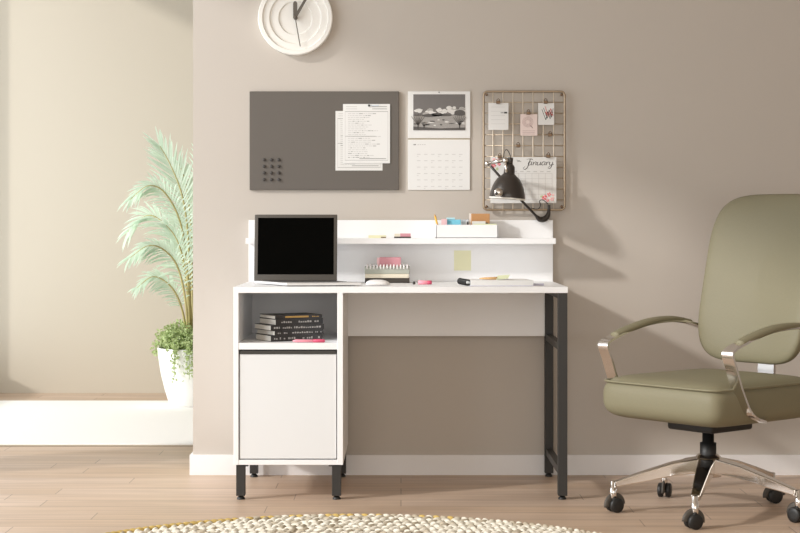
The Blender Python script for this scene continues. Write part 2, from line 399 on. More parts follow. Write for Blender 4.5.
o3 = thing('spiral_notebook', (sx(387), SY, z3), 'sage grey spiral notebook with white coil loops, top of the stack', 'notebook', g)
MB().rbox(sx(364.6), sx(409.6), SY - .001, SY + .12, z3, z3 + .028, M['sagegrey'], .002, 1).build('cover', o3)
m = MB()
for i in range(13):
    x = sx(367.2 + i * 3.35)
    m.tube([(x, SY + .004 + .009 * math.cos(a), z3 + .027 + .0068 * math.sin(a)) for a in [PI * 2 * q / 12 for q in range(12)]], .0036, M['mousewhite'], 6, closed=True)
m.build('coil', o3)
# kick the loops' tips: small box stands on the notebook
z4 = z3 + .0282
o4 = thing('note_block', (sx(391), SY + .06, z4), 'dusty pink note block on top of the spiral notebook', 'note block')
bw = PX(401, SY + .02)
MB().rbox(PX(379.5, SY + .05), bw, SY + .025, SY + .085, z4, z4 + .035, M['pink'], .001, 1).build('block', o4)
MB().box(PX(377, SY + .05), PX(379.5, SY + .05), SY + .028, SY + .083, z4, z4 + .033, M['palepink']).build('paper_edge', o4)

# pink highlighter + dark cap
hy = .25
hl = thing('highlighter', (PX(424, hy), hy, TZ1), 'short pink highlighter lying on the desktop right of the mouse', 'highlighter')
MB().lathe([(.002, 0), (.0075, .001), (.0075, .034), (.006, .036)], M['hotpink'], 16, (PX(418, hy), hy, TZ1 + .0076), 'x').build('barrel', hl)
MB().lathe([(.0055, .034), (.0075, .035), (.0075, .050), (.005, .052)], M['deeppink'], 16, (PX(418, hy), hy, TZ1 + .0076), 'x').build('cap', hl)
tag(MB().lathe([(.004, 0), (.0055, .002), (.0055, .008), (.003, .011)], M['lead'], 14, (PX(414, hy), hy, TZ1)).build('push_pin', origin=(PX(414, hy), hy, TZ1)), 'tiny dark push pin standing left of the pink highlighter', 'push pin')

# binder with black spine
by = .08
bx = lambda p: PX(p, by + .06)
bi = thing('ring_binder', (bx(500), by + .1, TZ1), 'white notebook with black coil spine lying at the right of the desktop', 'notebook')
m = MB(); slab(m, [(bx(470), by), (bx(532.5), by + .012), (bx(532.5) - .02, by + .19), (bx(462), by + .18)], TZ1 + .001, TZ1 + .021, M['paper']); m.build('pages', bi, bevel=.001)
m = MB(); slab(m, [(bx(470) - .001, by - .001), (bx(532.5) + .001, by + .011), (bx(532.5) - .02, by + .191), (bx(462) - .001, by + .181)], TZ1, TZ1 + .0018, M['lavender']); m.build('back_cover', bi)
m = MB()
for i in range(14):
    t = i / 13; x = bx(467.5) * (1 - t) + (bx(461)) * t; y = by + .006 + .17 * t
    m.tube([(x + .009 * math.cos(a), y, TZ1 + .0125 + .0105 * math.sin(a)) for a in [PI * 2 * q / 12 for q in range(12)]], .0019, M['rubber'], 6, closed=True)
m.build('coil_spine', bi)
m = MB(); slab(m, [(bx(512), by + .05), (PX(544, by + .05), by + .05), (PX(545, by + .12), by + .17), (bx(516), by + .17)], TZ1 + .0, TZ1 + .004, M['lavender'])
tag(m.build('folder', origin=(bx(525), by + .1, TZ1)), 'thin lavender folder sticking out right of the white coil notebook', 'folder')
zz = TZ1 + .021
pb = thing('paintbrush', (bx(489), by + .12, zz), 'short tan wooden stick lying on the white coil notebook', 'stick')
m = MB(); p0 = Vector((bx(480), by + .10, zz + .004)); p1 = Vector((bx(497), by + .07, zz + .0055))
m.tube([p0, p0.lerp(p1, .3), p1], .005, M['tan'], 10, rad=[.0015, .004, .0055]); m.build('handle', pb)
m = MB(); a0 = Vector((bx(496), by + .05, zz + .001)); m.T = Matrix.Translation(a0)
m.add([(0, 0, 0), (.045, .01, .004), (.055, .075, .016), (.008, .07, .012), (0, 0, .0006), (.045, .01, .0046), (.055, .075, .0166), (.008, .07, .0126)], [(0, 1, 2, 3), (7, 6, 5, 4), (0, 4, 5, 1), (1, 5, 6, 2), (2, 6, 7, 3), (3, 7, 4, 0)], M['lime'])
tag(m.build('sticky_note', origin=a0), 'pale green sticky note lying on the white coil notebook', 'sticky note')
tag(MB().box(PX(454, HY), PX(471, HY), HY - .0008, HY, PZ(270.5, HY), PZ(250.5, HY), M['yellow']).build('sticky_note', origin=(PX(462.5, HY), HY, PZ(260, HY))), 'pale yellow square sticky note stuck to the panel below the raised shelf', 'sticky note')

# ------------------------------------------------------------------ raised shelf items
RZ = PZ(238.2, sy0); ry = .48
o = thing('sticky_pad', (PX(377, ry), ry, RZ), 'pale yellow sticky pad on the raised shelf, right of the laptop', 'sticky pad')
MB().box(PX(368.5, ry), PX(386, ry), ry, ry + .05, RZ, RZ + .011, M['yellow']).build('paper_block', o)
MB().box(PX(381, ry), PX(386, ry), ry - .0015, ry + .03, RZ + .001, RZ + .005, M['brassdark']).build('clip', o)
o = thing('sticky_pad', (PX(402, ry), ry, RZ), 'pink and yellow sticky pads in a dark tray on the raised shelf', 'sticky pad')
MB().rbox(PX(394, ry), PX(411, ry), ry, ry + .055, RZ, RZ + .006, M['dark'], .001, 1).build('tray', o)
MB().box(PX(394.5, ry), PX(400, ry), ry + .004, ry + .05, RZ + .006, RZ + .017, M['cream']).build('yellow_pad', o)
MB().box(PX(400.2, ry), PX(410.7, ry), ry + .004, ry + .05, RZ + .006, RZ + .018, M['pink']).build('pink_pad', o)
# organiser box
oy = .475
ox0, ox1 = PX(436, oy), PX(498, oy); oh = .052
o = thing('desk_organizer', ((ox0 + ox1) / 2, oy, RZ), 'white open organizer box full of stationery on the raised shelf', 'organizer box')
m = MB()
m.rbox(ox0, ox1, oy, oy + .003, RZ, RZ + oh, M['white'], .001, 1).rbox(ox0, ox1, oy + .087, oy + .09, RZ, RZ + oh + .006, M['white'], .001, 1)
m.box(ox0, ox0 + .003, oy, oy + .09, RZ, RZ + oh + .004, M['white']).box(ox1 - .003, ox1, oy, oy + .09, RZ, RZ + oh, M['white']).box(ox0, ox1, oy, oy + .09, RZ, RZ + .003, M['white'])
m.build('box', o)
for px in (443, 464): MB().box(PX(px, oy), PX(px, oy) + .002, oy + .003, oy + .087, RZ + .003, RZ + oh - .003, M['white']).build('divider', o)
iy = oy + .03; IZ = RZ + .0032
def I(px, py): return P(px, py, iy)
pc = thing('pencil', I(438, 232), 'yellow pencil leaning in the left end of the organizer box', 'pencil')
pa, pbv = Vector((PX(440.3, iy), iy, IZ + .002)), I(434.6, 214)
m = MB(); m.tube([pa, pa.lerp(pbv, .9)], .0045, M['pencil'], 6); m.build('shaft', pc)
m = MB(); m.tube([pa.lerp(pbv, .9), pbv], .004, M['tan'], 8, rad=[.0045, .0008]); m.build('tip', pc)
def card(nm, px0, px1, py, yy, dd, mt, label, cat, top=None):
    return tag(MB().box(PX(px0, yy), PX(px1, yy), yy, yy + dd, IZ, PZ(py, yy), mt).build(nm, origin=(PX((px0 + px1) / 2, yy), yy, IZ)), label, cat)
card('note_pad', 441.5, 447, 219, iy - .01, .02, M['palepink'], 'pale pink note pad beside the yellow pencil in the organizer', 'note pad')
es = thing('eraser', (PX(454, iy), iy, IZ), 'sky blue eraser block in the middle of the organizer box', 'eraser')
MB().rbox(PX(447, iy), PX(461, iy), iy, iy + .022, IZ, PZ(219.5, iy), M['blue'], .002, 1).build('block', es)
MB().rbox(PX(446.6, iy), PX(455, iy), iy - .001, iy + .023, PZ(219.6, iy), PZ(217.6, iy), M['blue2'], .001, 1).build('sleeve', es)
card('index_card', 461.5, 466, 219.6, iy + .02, .012, M['clear'], 'grey translucent index card behind the blue eraser', 'card')
mk = thing('marker', (PX(467.6, iy), iy - .01, IZ), 'slim silver grey marker standing upright in the organizer', 'marker')
MB().lathe([(.0035, 0), (.0035, .07)], M['clear'], 12, (PX(467.6, iy), iy - .01, IZ)).build('barrel', mk)
MB().lathe([(.0042, .0), (.0042, .018), (.002, .022)], M['lead'], 12, (PX(467.6, iy), iy - .01, PZ(226.5, iy))).build('cap', mk)
card('ruler', 469, 471.5, 213.4, iy + .035, .002, M['paper'], 'white upright ruler beside the kraft box', 'ruler')
kb = thing('kraft_box', (PX(480, iy), iy + .02, IZ), 'brown kraft cardboard box standing in the right of the organizer', 'box')
MB().rbox(PX(471.5, iy), PX(490, iy), iy + .015, iy + .05, IZ, PZ(213.6, iy), M['kraft'], .001, 1).build('box', kb)
MB().box(PX(486, iy), PX(488, iy), iy + .0135, iy + .015, PZ(224, iy), PZ(222.5, iy), M['dark']).build('slot', kb)
card('envelope', 472, 485.5, 221.2, iy - .005, .006, M['paper'], 'small white envelope in front of the kraft box', 'envelope')
card('note_card', 474, 496.5, 223.8, iy - .018, .004, M['lime'], 'pale green card in the right of the organizer box', 'card')

# ------------------------------------------------------------------ books in the niche
bk_cx, bk_y = PX(290, .17), .17
zb = SZ1
specs = [(.205, .150, 336.2, 342.3, 6, 'print', 0), (.20, .148, 331.2, 336.0, 3, 'print', 4), (.213, .150, 325.8, 331.2, 0, 'print', 8), (.192, .140, 320.0, 325.8, 2, 'print', 2), (.189, .136, 316.2, 320.0, 2, 'gold', 0)]
names = ['thick black paperback, bottom of the book stack in the open cabinet niche', 'black paperback, second from the bottom of the book stack', 'widest black paperback with lettered spine in the middle of the book stack', 'black paperback with pale spine lettering, second from the top of the stack', 'thin black book with gold print on its spine, top of the book stack']
ang = math.radians(29)
for i, (L, Wd, yt, ybm, jit, kind, rj) in enumerate(specs):
    hgt = (ybm - yt) / (F / (CD + .08))
    a = ang + math.radians((-2, 2, -1, 1, 0)[i])
    ofx = (-.004, .0, -.003, .004, .003)[i]
    b = thing('book', (bk_cx + ofx, bk_y, zb), names[i], 'book', 'black books stacked in the cabinet niche', rz=a)
    T = Matrix.Translation((bk_cx + ofx, bk_y, zb)) @ Matrix.Rotation(a, 4, 'Z')
    m = MB(); m.T = T
    m.box(-L / 2, L / 2, -Wd / 2, Wd / 2, 0, .0016, M['bookblack']).box(-L / 2, L / 2, -Wd / 2, Wd / 2, hgt - .0016, hgt, M['bookblack']).box(-L / 2, L / 2, -Wd / 2 - .001, -Wd / 2 + .0015, 0, hgt, M['bookblack'])
    mp_ = MB(); mp_.T = T; mp_.box(-L / 2 + .0005, L / 2 - .003, -Wd / 2 + .0015, Wd / 2 - .004, .0016, hgt - .0016, M['pages']); mp_.build('pages', b)
    rnd = random.Random(i + 3); x = -L / 2 + .012
    if kind == 'gold':
        m.box(-L / 2 + .04, L / 2 - .055, -Wd / 2 - .0014, -Wd / 2 - .001, hgt * .3, hgt * .75, M['gold'])
        x = L / 2 - .04
    while x < L / 2 - .012:
        wl = rnd.uniform(.003, .008)
        if rnd.random() < .8: m.box(x, x + wl, -Wd / 2 - .0014, -Wd / 2 - .001, hgt * .35, hgt * rnd.uniform(.55, .7), M['spineprint'] if kind == 'print' else M['gold'])
        x += wl + .003
    m.build('cover', b)
    
    zb += hgt + .0002
py_ = .025
pn = thing('pen', (PX(308, py_), py_, SZ1), 'pink pen lying on the cabinet shelf in front of the black books', 'pen')
MB().lathe([(.0015, 0), (.0052, .012), (.0052, .072), (.004, .073)], M['hotpink'], 14, (PX(292.5, py_), py_, SZ1 + .0062), 'x').build('barrel', pn)
MB().lathe([(.004, .073), (.0062, .074), (.0062, .114), (.004, .117)], M['deeppink'], 14, (PX(292.5, py_), py_, SZ1 + .0062), 'x').build('cap', pn)

# ------------------------------------------------------------------ clock
cc = P(295.4, 17.8, WY - .02); R0 = .1475
ck = thing('wall_clock', (cc.x, WY, cc.z), 'round white wall clock with stepped rings and grey hands', 'clock')
prof = [(R0, 0), (R0, -.028), (R0 - .003, -.031), (R0 - .017, -.031), (R0 - .020, -.023), (R0 * .70, -.023), (R0 * .67, -.015), (R0 * .46, -.015), (R0 * .43, -.008), (.001, -.008)]
m = MB().lathe(prof, M['clock'], 160, (cc.x, WY - .001, cc.z), 'y'); m.sm = [False] * len(m.sm); m.build('dial', ck)
def hand(nm, ang, L, w0, w1, y, back=.0):
    m = MB(); d = Vector((math.sin(ang), 0, math.cos(ang))); s_ = Vector((math.cos(ang), 0, -math.sin(ang)))
    c0 = Vector((cc.x, y, cc.z)); pl = []
    for a in range(7): t = PI + PI * a / 6; q = c0 - d * back + s_ * math.cos(t) * w0 + d * math.sin(t) * w0; pl.append((q.x, q.z))
    for a in range(7): t = PI * a / 6; q = c0 + d * L + s_ * math.cos(t) * w1 + d * math.sin(t) * w1; pl.append((q.x, q.z))
    m.prism(pl, y - .002, y, M['clockhand']); m.build(nm, ck)
hand('hour_hand', 0.0, .056, .008, .008, WY - .030)
hand('minute_hand', math.radians(30), .105, .006, .0045, WY - .033)
hand('second_hand', math.radians(170), .115, .0018, .0019, WY - .036)
MB().lathe([(.008, 0), (.008, -.028), (.004, -.031)], M['clockhand'], 20, (cc.x, WY - .008, cc.z), 'y').build('pivot', ck)

# ------------------------------------------------------------------ magnetic board, sheets, magnets
fy = WY - .014
tag(MB().rbox(PX(249.5, fy), PX(399, fy), fy, WY - .001, PZ(190, fy), PZ(91.3, fy), M['board'], .002, 2).build('magnetic_board', origin=(PX(324, fy), WY, PZ(190, fy))), 'large charcoal rectangular magnetic board hanging on the wall', 'board')
mg = MB().lathe([(.0062, 0), (.0062, -.005), (.005, -.006)], M['lead'], 16, (0, 0, 0), 'y').build('magnet', origin=(0, 0, 0))
mg = tag(mg, 'small dark round magnet in the grid at the lower left of the charcoal board', 'magnet', 'small magnets on the charcoal board')
k = 0
for r in range(4):
    for q in range(3):
        loc = P(264.2 + q * 7.3, 159.8 + r * 6.6, fy); loc.y = fy - .0003
        if k == 0: mg.location = loc
        else: dup(mg, loc)
        k += 1
def sheet(x0, y0, x1, y1, Y, label, seed, mt, nm='paper_form'):
    o = thing(nm, (PX((x0 + x1) / 2, Y), Y, PZ(y1, Y)), label, 'paper', 'printed forms on the charcoal board')
    s = MB().box(PX(x0, Y), PX(x1, Y), Y - .0008, Y, PZ(y1, Y), PZ(y0, Y), mt).build('page', o)
    rnd = random.Random(seed); m = MB(); yy = Y - .0012
    def bar(a, b, c_, d_, mk='faintink'): m.box(PX(a, Y), PX(b, Y), yy, Y - .0008, PZ(d_, Y), PZ(c_, Y), M[mk])
    W = x1 - x0; H = y1 - y0
    bar(x0 + 2, x1 - 2, y0 + 7.4, y0 + 7.8, 'ink'); bar(x0 + 2, x0 + 2.3, y0 + 7.4, y1 - 3, 'faintink'); bar(x1 - 2.3, x1 - 2, y0 + 7.4, y1 - 3, 'faintink'); bar(x0 + 2, x1 - 2, y1 - 3.2, y1 - 2.9, 'ink')
    for yy_ in (y0 + 2.4, y0 + 4.6): bar(x0 + 3, x0 + W * .3, yy_, yy_ + .6); bar(x0 + W * .62, x1 - 3, yy_, yy_ + .6, 'ink')
    ln = y0 + 9.4
    while ln < y1 - 5:
        xx = x0 + 5
        while xx < x1 - 6 - rnd.random() * W * .5:
            wl = rnd.uniform(1.2, 4); bar(xx, min(xx + wl, x1 - 4), ln, ln + .55, 'ink' if rnd.random() < .18 else 'faintink'); xx += wl + .7
        ln += 1.9
    bar(x0 + 2, x0 + W * .7, y0 + H * .54, y0 + H * .54 + .4, 'ink'); bar(x0 + W * .35, x1 - 4, y1 - 5.0, y1 - 4.4, 'ink')
    m.build('print', s); return o, yy
sheet(335.5, 111, 382.5, 170.5, fy, 'printed white form on the charcoal board, behind the overlapping one', 4, M['paper2'])
o, yy = sheet(343, 104, 390, 163.3, fy - .0025, 'printed white form on the charcoal board, overlapping in front at upper right', 5, M['paper'])
m = MB().lathe([(.0045, 0), (.0045, -.004)], M['lead'], 14, (PX(369, fy), fy - .0034, PZ(105.6, fy)), 'y')
m.box(PX(370, fy), PX(379, fy), fy - .0052, fy - .0036, PZ(106.2, fy), PZ(105.0, fy), M['clear'])
tag(m.build('paper_clip', origin=(PX(369, fy), fy - .0034, PZ(105.6, fy))), 'small dark clip at the top edge of the front form', 'clip')

# ------------------------------------------------------------------ photo wall calendar
cy = WY - .006
cal = thing('wall_calendar', (PX(439, cy), WY, PZ(190, cy)), 'white wall calendar with a black and white landscape photograph', 'calendar')
def wx(p): return PX(p, cy)
def wz(p): return PZ(p, cy)
up = MB().rbox(wx(408), wx(470.3), cy, WY - .0005, wz(138.2), wz(91.3), M['paper'], .0008, 1).build('upper_page', cal)
lw = MB().rbox(wx(408), wx(470.0), cy + .001, WY - .0005, wz(190), wz(139.6), M['paper'], .0008, 1).build('lower_page', cal)
MB().box(wx(408.2), wx(470), cy + .0025, WY - .0008, wz(139.8), wz(138), M['ruggrey']).build('binding', cal)
MB().lathe([(.0022, 0), (.0022, -.002)], M['lead'], 10, (wx(439), cy, wz(92.3)), 'y').build('nail', cal)
m = MB(); e = .0003
px0, px1, pt, pb_ = 413.3, 465.2, 94.3, 130.2
m.box(wx(px0), wx(px1), cy - .0003, cy, wz(pb_), wz(pt), M['photo_sky'])
rnd = random.Random(2)
def blob(x, y, rx, ry, mt, lay, n=14):
    pl = []
    for i in range(n):
        a = 2 * PI * i / n; q = 1 + rnd.uniform(-.12, .12)
        X = min(max(x + rx * q * math.cos(a), px0), px1); Y_ = min(max(y + ry * q * math.sin(a), pt), pb_); pl.append((wx(X), wz(Y_)))
    m.prism(pl, cy - .0003 - e * lay, cy - .0003, mt)
for i in range(34):
    x = rnd.uniform(416, 464); blob(x, 111.5 - (x - 430) * .05 + rnd.uniform(-2.6, 2.6), rnd.uniform(1.6, 3.8), rnd.uniform(1.0, 2.2), M['photo_cloud'] if i % 5 else M['photo_cloudshade'], 1 + i * .08)
field = [(wx(px0), wz(pb_)), (wx(px1), wz(pb_)), (wx(px1), wz(115)), (wx(px0), wz(116))]
m.prism(field, cy - .0003 - e * 4, cy - .0003, M['photo_field'])
for x, y, rx, ry in ((430, 115.5, 8, 1.6), (445, 115.2, 7, 1.1), (460, 113, 6, 3), (437, 114.6, 6, 1.8)): blob(x, y, rx, ry, M['photo_hill'], 5)
for i in range(16): blob(rnd.uniform(415, 464), rnd.uniform(119, 126), rnd.uniform(1, 3), rnd.uniform(.4, .8), M['photo_cloud'] if i % 2 else M['photo_hill'], 6)
m.prism([(wx(px0), wz(pb_)), (wx(px1), wz(pb_)), (wx(px1), wz(127.5)), (wx(440), wz(128.4)), (wx(px0), wz(126.5))], cy - .0003 - e * 7, cy - .0003, M['photo_hill'])
def tree(x, yb, h):
    for i in range(7):
        a = (i - 3) * .22; x1 = x + math.sin(a) * h * .75; y1 = yb - h * (.5 + .5 * math.cos(a * 1.2))
        for (qa, qb, ww) in (((x, yb - h * .25), (x1, y1), .28),):
            dx, dy = qb[0] - qa[0], qb[1] - qa[1]; L = math.hypot(dx, dy); nx, ny = -dy / L * ww, dx / L * ww
            m.prism([(wx(qa[0] + nx), wz(qa[1] + ny)), (wx(qb[0] + nx * .4), wz(qb[1] + ny * .4)), (wx(qb[0] - nx * .4), wz(qb[1] - ny * .4)), (wx(qa[0] - nx), wz(qa[1] - ny))], cy - .0003 - e * 8, cy - .0003, M['photo_tree'])
    m.prism([(wx(x - .5), wz(yb)), (wx(x + .5), wz(yb)), (wx(x + .3), wz(yb - h * .4)), (wx(x - .3), wz(yb - h * .4))], cy - .0003 - e * 8, cy - .0003, M['photo_tree'])
tree(418, 129, 15); tree(459.5, 129, 14); tree(424, 128, 6)
m.build('photograph', up)
m = MB()
def cbar(a, b, c_, d_, mk): m.box(wx(a), wx(b), cy + .0006, cy + .001, wz(d_), wz(c_), M[mk])
cbar(413.5, 416, 144, 145.2, 'ink')
for i in range(4): cbar(417.5 + i * 2.2, 419 + i * 2.2, 144.2, 145, 'faintink')
m.build('heading_print', lw); m = MB()
for r in range(6):
    for q in range(7):
        cbar(417 + q * 7, 420.5 + q * 7, 154 + r * 6.4, 154.6 + r * 6.4, 'faintink')
        if (q + r) % 3 == 0: cbar(417 + q * 7, 418.5 + q * 7, 156 + r * 6.4, 156.5 + r * 6.4, 'faintink')
m.build('date_print', lw)

# ------------------------------------------------------------------ wire grid panel
gy = WY - .022
gx = lambda p: PX(p, gy)
gz = lambda p: PZ(p, gy)
grid = thing('wire_grid_panel', (gx(524), WY, gz(210)), 'brass coloured wire grid memo panel hanging on the wall', 'wire grid')
def rrect(x0, x1, z0, z1, r, y, n=6):
    pts = []
    for cx_, cz_, a0 in ((x1 - r, z1 - r, 0), (x0 + r, z1 - r, PI / 2), (x0 + r, z0 + r, PI), (x1 - r, z0 + r, 3 * PI / 2)):
        for i in range(n + 1): a = a0 + PI / 2 * i / n; pts.append((cx_ + r * math.cos(a), y, cz_ + r * math.sin(a)))
    return pts
MB().tube(rrect(gx(483.6), gx(564.6), gz(209.8), gz(91.6), .016, gy), .0046, M['brass'], 10, closed=True).build('frame', grid)
m = MB()
for px in (493, 503, 513, 523, 533, 543.3, 553.6): m.tube([(gx(px), gy - .001, gz(91.8)), (gx(px), gy - .001, gz(209.6))], .0022, M['wirelight'], 8)
for i in range(10): m.tube([(gx(483.8), gy + .002, gz(102.2 + i * 10.85)), (gx(564.4), gy + .002, gz(102.2 + i * 10.85))], .0018, M['wire'], 8)
m.build('wire_mesh', grid)
for px, pz_ in ((486.5, 94.8), (561.5, 94.8), (486.5, 206.6), (561.5, 206.6)):
    m = MB(); m.tube([(gx(px), WY - .001, gz(pz_)), (gx(px), gy, gz(pz_))], .003, M['brass'], 10); m.lathe([(.0055, 0), (.0055, -.002), (.003, -.003)], M['brassdark'], 14, (gx(px), gy - .002, gz(pz_)), 'y'); m.build('wall_mount', grid)
# cards
def plate(nm, x0, y0, x1, y1, mt, label, cat, Y=gy - .006):
    o = thing(nm, (gx((x0 + x1) / 2), Y, gz(y1)), label, cat)
    pg = MB().box(gx(x0), gx(x1), Y - .0008, Y, gz(y1), gz(y0), mt).build('sheet', o)
    return o, pg, Y - .0008
o, pg, Y0 = plate('note_card', 488.2, 103, 508.3, 130, M['paper'], 'blank white note card clipped at the upper left of the wire grid', 'card')
m = MB().box(gx(504), gx(507), Y0 - .0004, Y0, gz(113.6), gz(112), M['darkink']).box(gx(500.5), gx(503.5), Y0 - .0004, Y0, gz(113.3), gz(112.4), M['ink'])
for i in range(5): m.box(gx(491), gx(505), Y0 - .0003, Y0, gz(107.3 + i * 4.2), gz(107 + i * 4.2), M['faintink'])
m.build('print', pg)
o, pg, Y0 = plate('note_card', 520.2, 114.2, 537.2, 135.8, M['pinkcard'], 'pale pink card with a round letter Q emblem on the wire grid', 'card', gy - .0075)
m = MB(); qx, qz = gx(527.6), gz(122)
for rr, nn in ((.0205, 30), (.0165, 26), (.0125, 20), (.009, 14)):
    for i in range(nn): a = 2 * PI * i / nn; m.ell((qx + rr * math.cos(a), Y0 - .0002, qz + rr * math.sin(a)), .0013, .0004, .0013, M['rosegrey'], nu=6, nv=4)
m.tube([(qx + .008, Y0 - .0003, qz - .012), (qx + .019, Y0 - .0003, qz - .024)], .0012, M['rosegrey'], 6)
for i in range(3): m.box(gx(522.5), gx(534.5), Y0 - .0003, Y0, gz(131.1 + i * 1.6), gz(130.8 + i * 1.6), M['rosegrey'])
m.build('print', pg)
o, pg, Y0 = plate('note_card', 538, 103.2, 553.9, 125, M['paper'], 'white card with red and black letter W lettering on the wire grid', 'card')
m = MB()
def stroke(p, q, w_, mk, X=gx, Z=gz, Yk=None):
    Yk = Y0 if Yk is None else Yk
    dx, dy = q[0] - p[0], q[1] - p[1]; L = math.hypot(dx, dy) or 1; nx, ny = -dy / L * w_ / 2, dx / L * w_ / 2
    m.prism([(X(p[0] + nx), Z(p[1] + ny)), (X(q[0] + nx), Z(q[1] + ny)), (X(q[0] - nx), Z(q[1] - ny)), (X(p[0] - nx), Z(p[1] - ny))], Yk - .0005, Yk, M[mk])
for k_ in range(3):
    o_ = k_ * 1.5; mk = ('darkink', 'darkink', 'red')[k_]
    for p, q in (((541.8, 108), (545.6, 118.5)), ((545.6, 118.5), (547.5, 110)), ((547.5, 110), (550, 117.5)), ((550, 117.5), (551.5, 108.5))):
        if q[0] + o_ < 553.2: stroke((p[0] + o_, p[1] - o_ + 1.5), (q[0] + o_, q[1] - o_ + 1.5), .45, mk)
for x in (545.5, 547.8, 550): stroke((x, 112), (x + 1.6, 115.5), .9, 'red')
m.build('print', pg)
# January calendar page
JY = gy - .0062
jan = thing('calendar_page', (gx(523), JY, gz(203)), 'white January calendar page with pink flowers clipped low on the wire grid', 'calendar')
pg = MB().box(gx(490.3), gx(556.2), JY - .0008, JY, gz(203.2), gz(157), M['paper']).build('page', jan)
Y0 = JY - .0008
m = MB()
# handwritten month name, drawn as strokes
S = {}
S['J'] = [[(5, 0), (8.5, -.6), (11, .2)], [(8.6, -.4), (7.2, 5), (5.4, 10.5), (3, 12.6), (1.6, 11.2), (3.2, 9)]]
S['a'] = [[(3.6, 3.6), (2.2, 2.9), (.4, 4), (0, 6), (.9, 7.3), (2.4, 6.4), (3.6, 3.8)], [(3.6, 3.2), (2.8, 6.8), (4.4, 6.6)]]
S['n'] = [[(.6, 3.2), (-.2, 7.2)], [(.2, 5.6), (2.2, 3.2), (3.2, 3.8), (2.4, 6.8), (4, 6.6)]]
S['u'] = [[(.6, 3.2), (-.2, 6.4), (1, 7.2), (2.8, 5.6)], [(3.4, 3.2), (2.6, 6.8), (4.2, 6.4)]]
S['r'] = [[(.6, 3.2), (-.2, 7.2)], [(.2, 5.6), (1.6, 3.4), (2.8, 3.6)]]
S['y'] = [[(.6, 3.2), (0, 6.2), (1.2, 7), (2.8, 5.4)], [(3.4, 3.2), (2.2, 8.4), (.4, 11.4), (-1.4, 10.8), (0, 8.8), (4.6, 6.2)]]
X0 = 521.6
for chs, x in (('J', 0), ('a', 6.6), ('n', 11.4), ('u', 15.6), ('a', 20.0), ('r', 24.6), ('y', 27.6)):
    for ln in S[chs]:
        c_ = cr([(a, 0, b) for a, b in ln], 5)
        for a, b in zip(c_[:-1], c_[1:]):
            down = (b.z - a.z) > .1
            q = .80
            stroke((X0 + (x + a.x) * 1.0, 159.4 + a.z * q), (X0 + (x + b.x) * 1.0, 159.4 + b.z * q), .62 if down else .32, 'darkink')
for a, b in (((516.5, 160), (519, 161.4)), ((517.2, 162), (519.6, 160.2)), ((518.8, 161.2), (521, 161.8))): stroke(a, b, .5, 'ink')
for r in range(6): stroke((505, 173.5 + r * 5.2), (552, 173.5 + r * 5.2), .28, 'faintink')
for q in range(8): stroke((505 + q * 6.7, 173.5), (505 + q * 6.7, 199.5), .28, 'faintink')
for q in range(7): stroke((506.4 + q * 6.7, 171.6), (510 + q * 6.7, 171.6), .8, 'faintink')
m.build('month_print', pg)
m = MB(); rnd = random.Random(9)
def petals(cx_, cy_, sc, mk, n=9):
    sc *= .9
    for i in range(n):
        a = 2 * PI * i / n + rnd.random(); x, z = cx_ + math.cos(a) * sc * .55, cy_ + math.sin(a) * sc * .55
        m.ell((gx(x), Y0 - .0003, gz(z)), sc * .0017, .0006, sc * .0011, M[mk if i % 3 else 'flower2' if mk == 'flower' else mk], Matrix.Rotation(a, 3, 'Y'), nu=10, nv=4)
for cx_, cy_, s_, mk in ((494, 160, 2.6, 'flower2'), (499, 159.5, 2.2, 'flower2'), (493.5, 165.5, 3.0, 'flower'), (499, 164, 2.2, 'flower'), (497, 169, 1.8, 'leafprint'),
                         (544.5, 197.5, 3.4, 'flower'), (549, 194.5, 2.6, 'flower'), (552, 199, 2.6, 'flower2'), (547.5, 200.6, 2.0, 'flower'), (541.5, 196.5, 1.6, 'leafprint'), (553, 195, 1.5, 'flower2'), (548, 201, 1.4, 'flower2')):
    if cx_ == 544.5: m.build('flower_print', pg); m = MB()
    petals(cx_, cy_, s_, mk)
m.build('flower_print', pg)
# clips
def mkclip():
    o = thing('grid_clip', (0, 0, 0), '', 'clip', 'bronze clips on the wire grid')
    m = MB().rbox(-.008, .008, -.010, .0, -.008, .004, M['brassdark'], .002, 2); m.build('jaw', o)
    m = MB().tube([(-.006, -.005, .003), (-.0045, -.008, .009), (0, -.009, .012), (.0045, -.008, .009), (.006, -.005, .003)], .0014, M['brassdark'], 8); m.build('handle', o)
    return o
cl = None
for px, py, Yc, lb in ((498, 102, gy - .0068, 'dark bronze clip holding the blank white card at the upper left'), (528.2, 112.8, gy - .0083, 'bronze clip holding the pink card on the wire grid'),
                   (545.4, 101.8, gy - .0068, 'bronze clip holding the red and black lettered card'), (550, 134.5, gy - .002, 'empty bronze clip on the right of the grid, below the lettered card'),
                   (518, 145.5, gy - .002, 'empty bronze clip in the middle of the grid, below left of the pink card'), (499.5, 156.6, gy - .007, 'bronze clip at the top left of the January page, behind the lamp'),
                   (548, 155.8, gy - .007, 'bronze clip at the top right of the January page')):
    loc = (gx(px), Yc, gz(py))
    if cl is None: cl = mkclip(); cl.location = loc; cl['label'] = lb
    else: dup(cl, loc, lb)

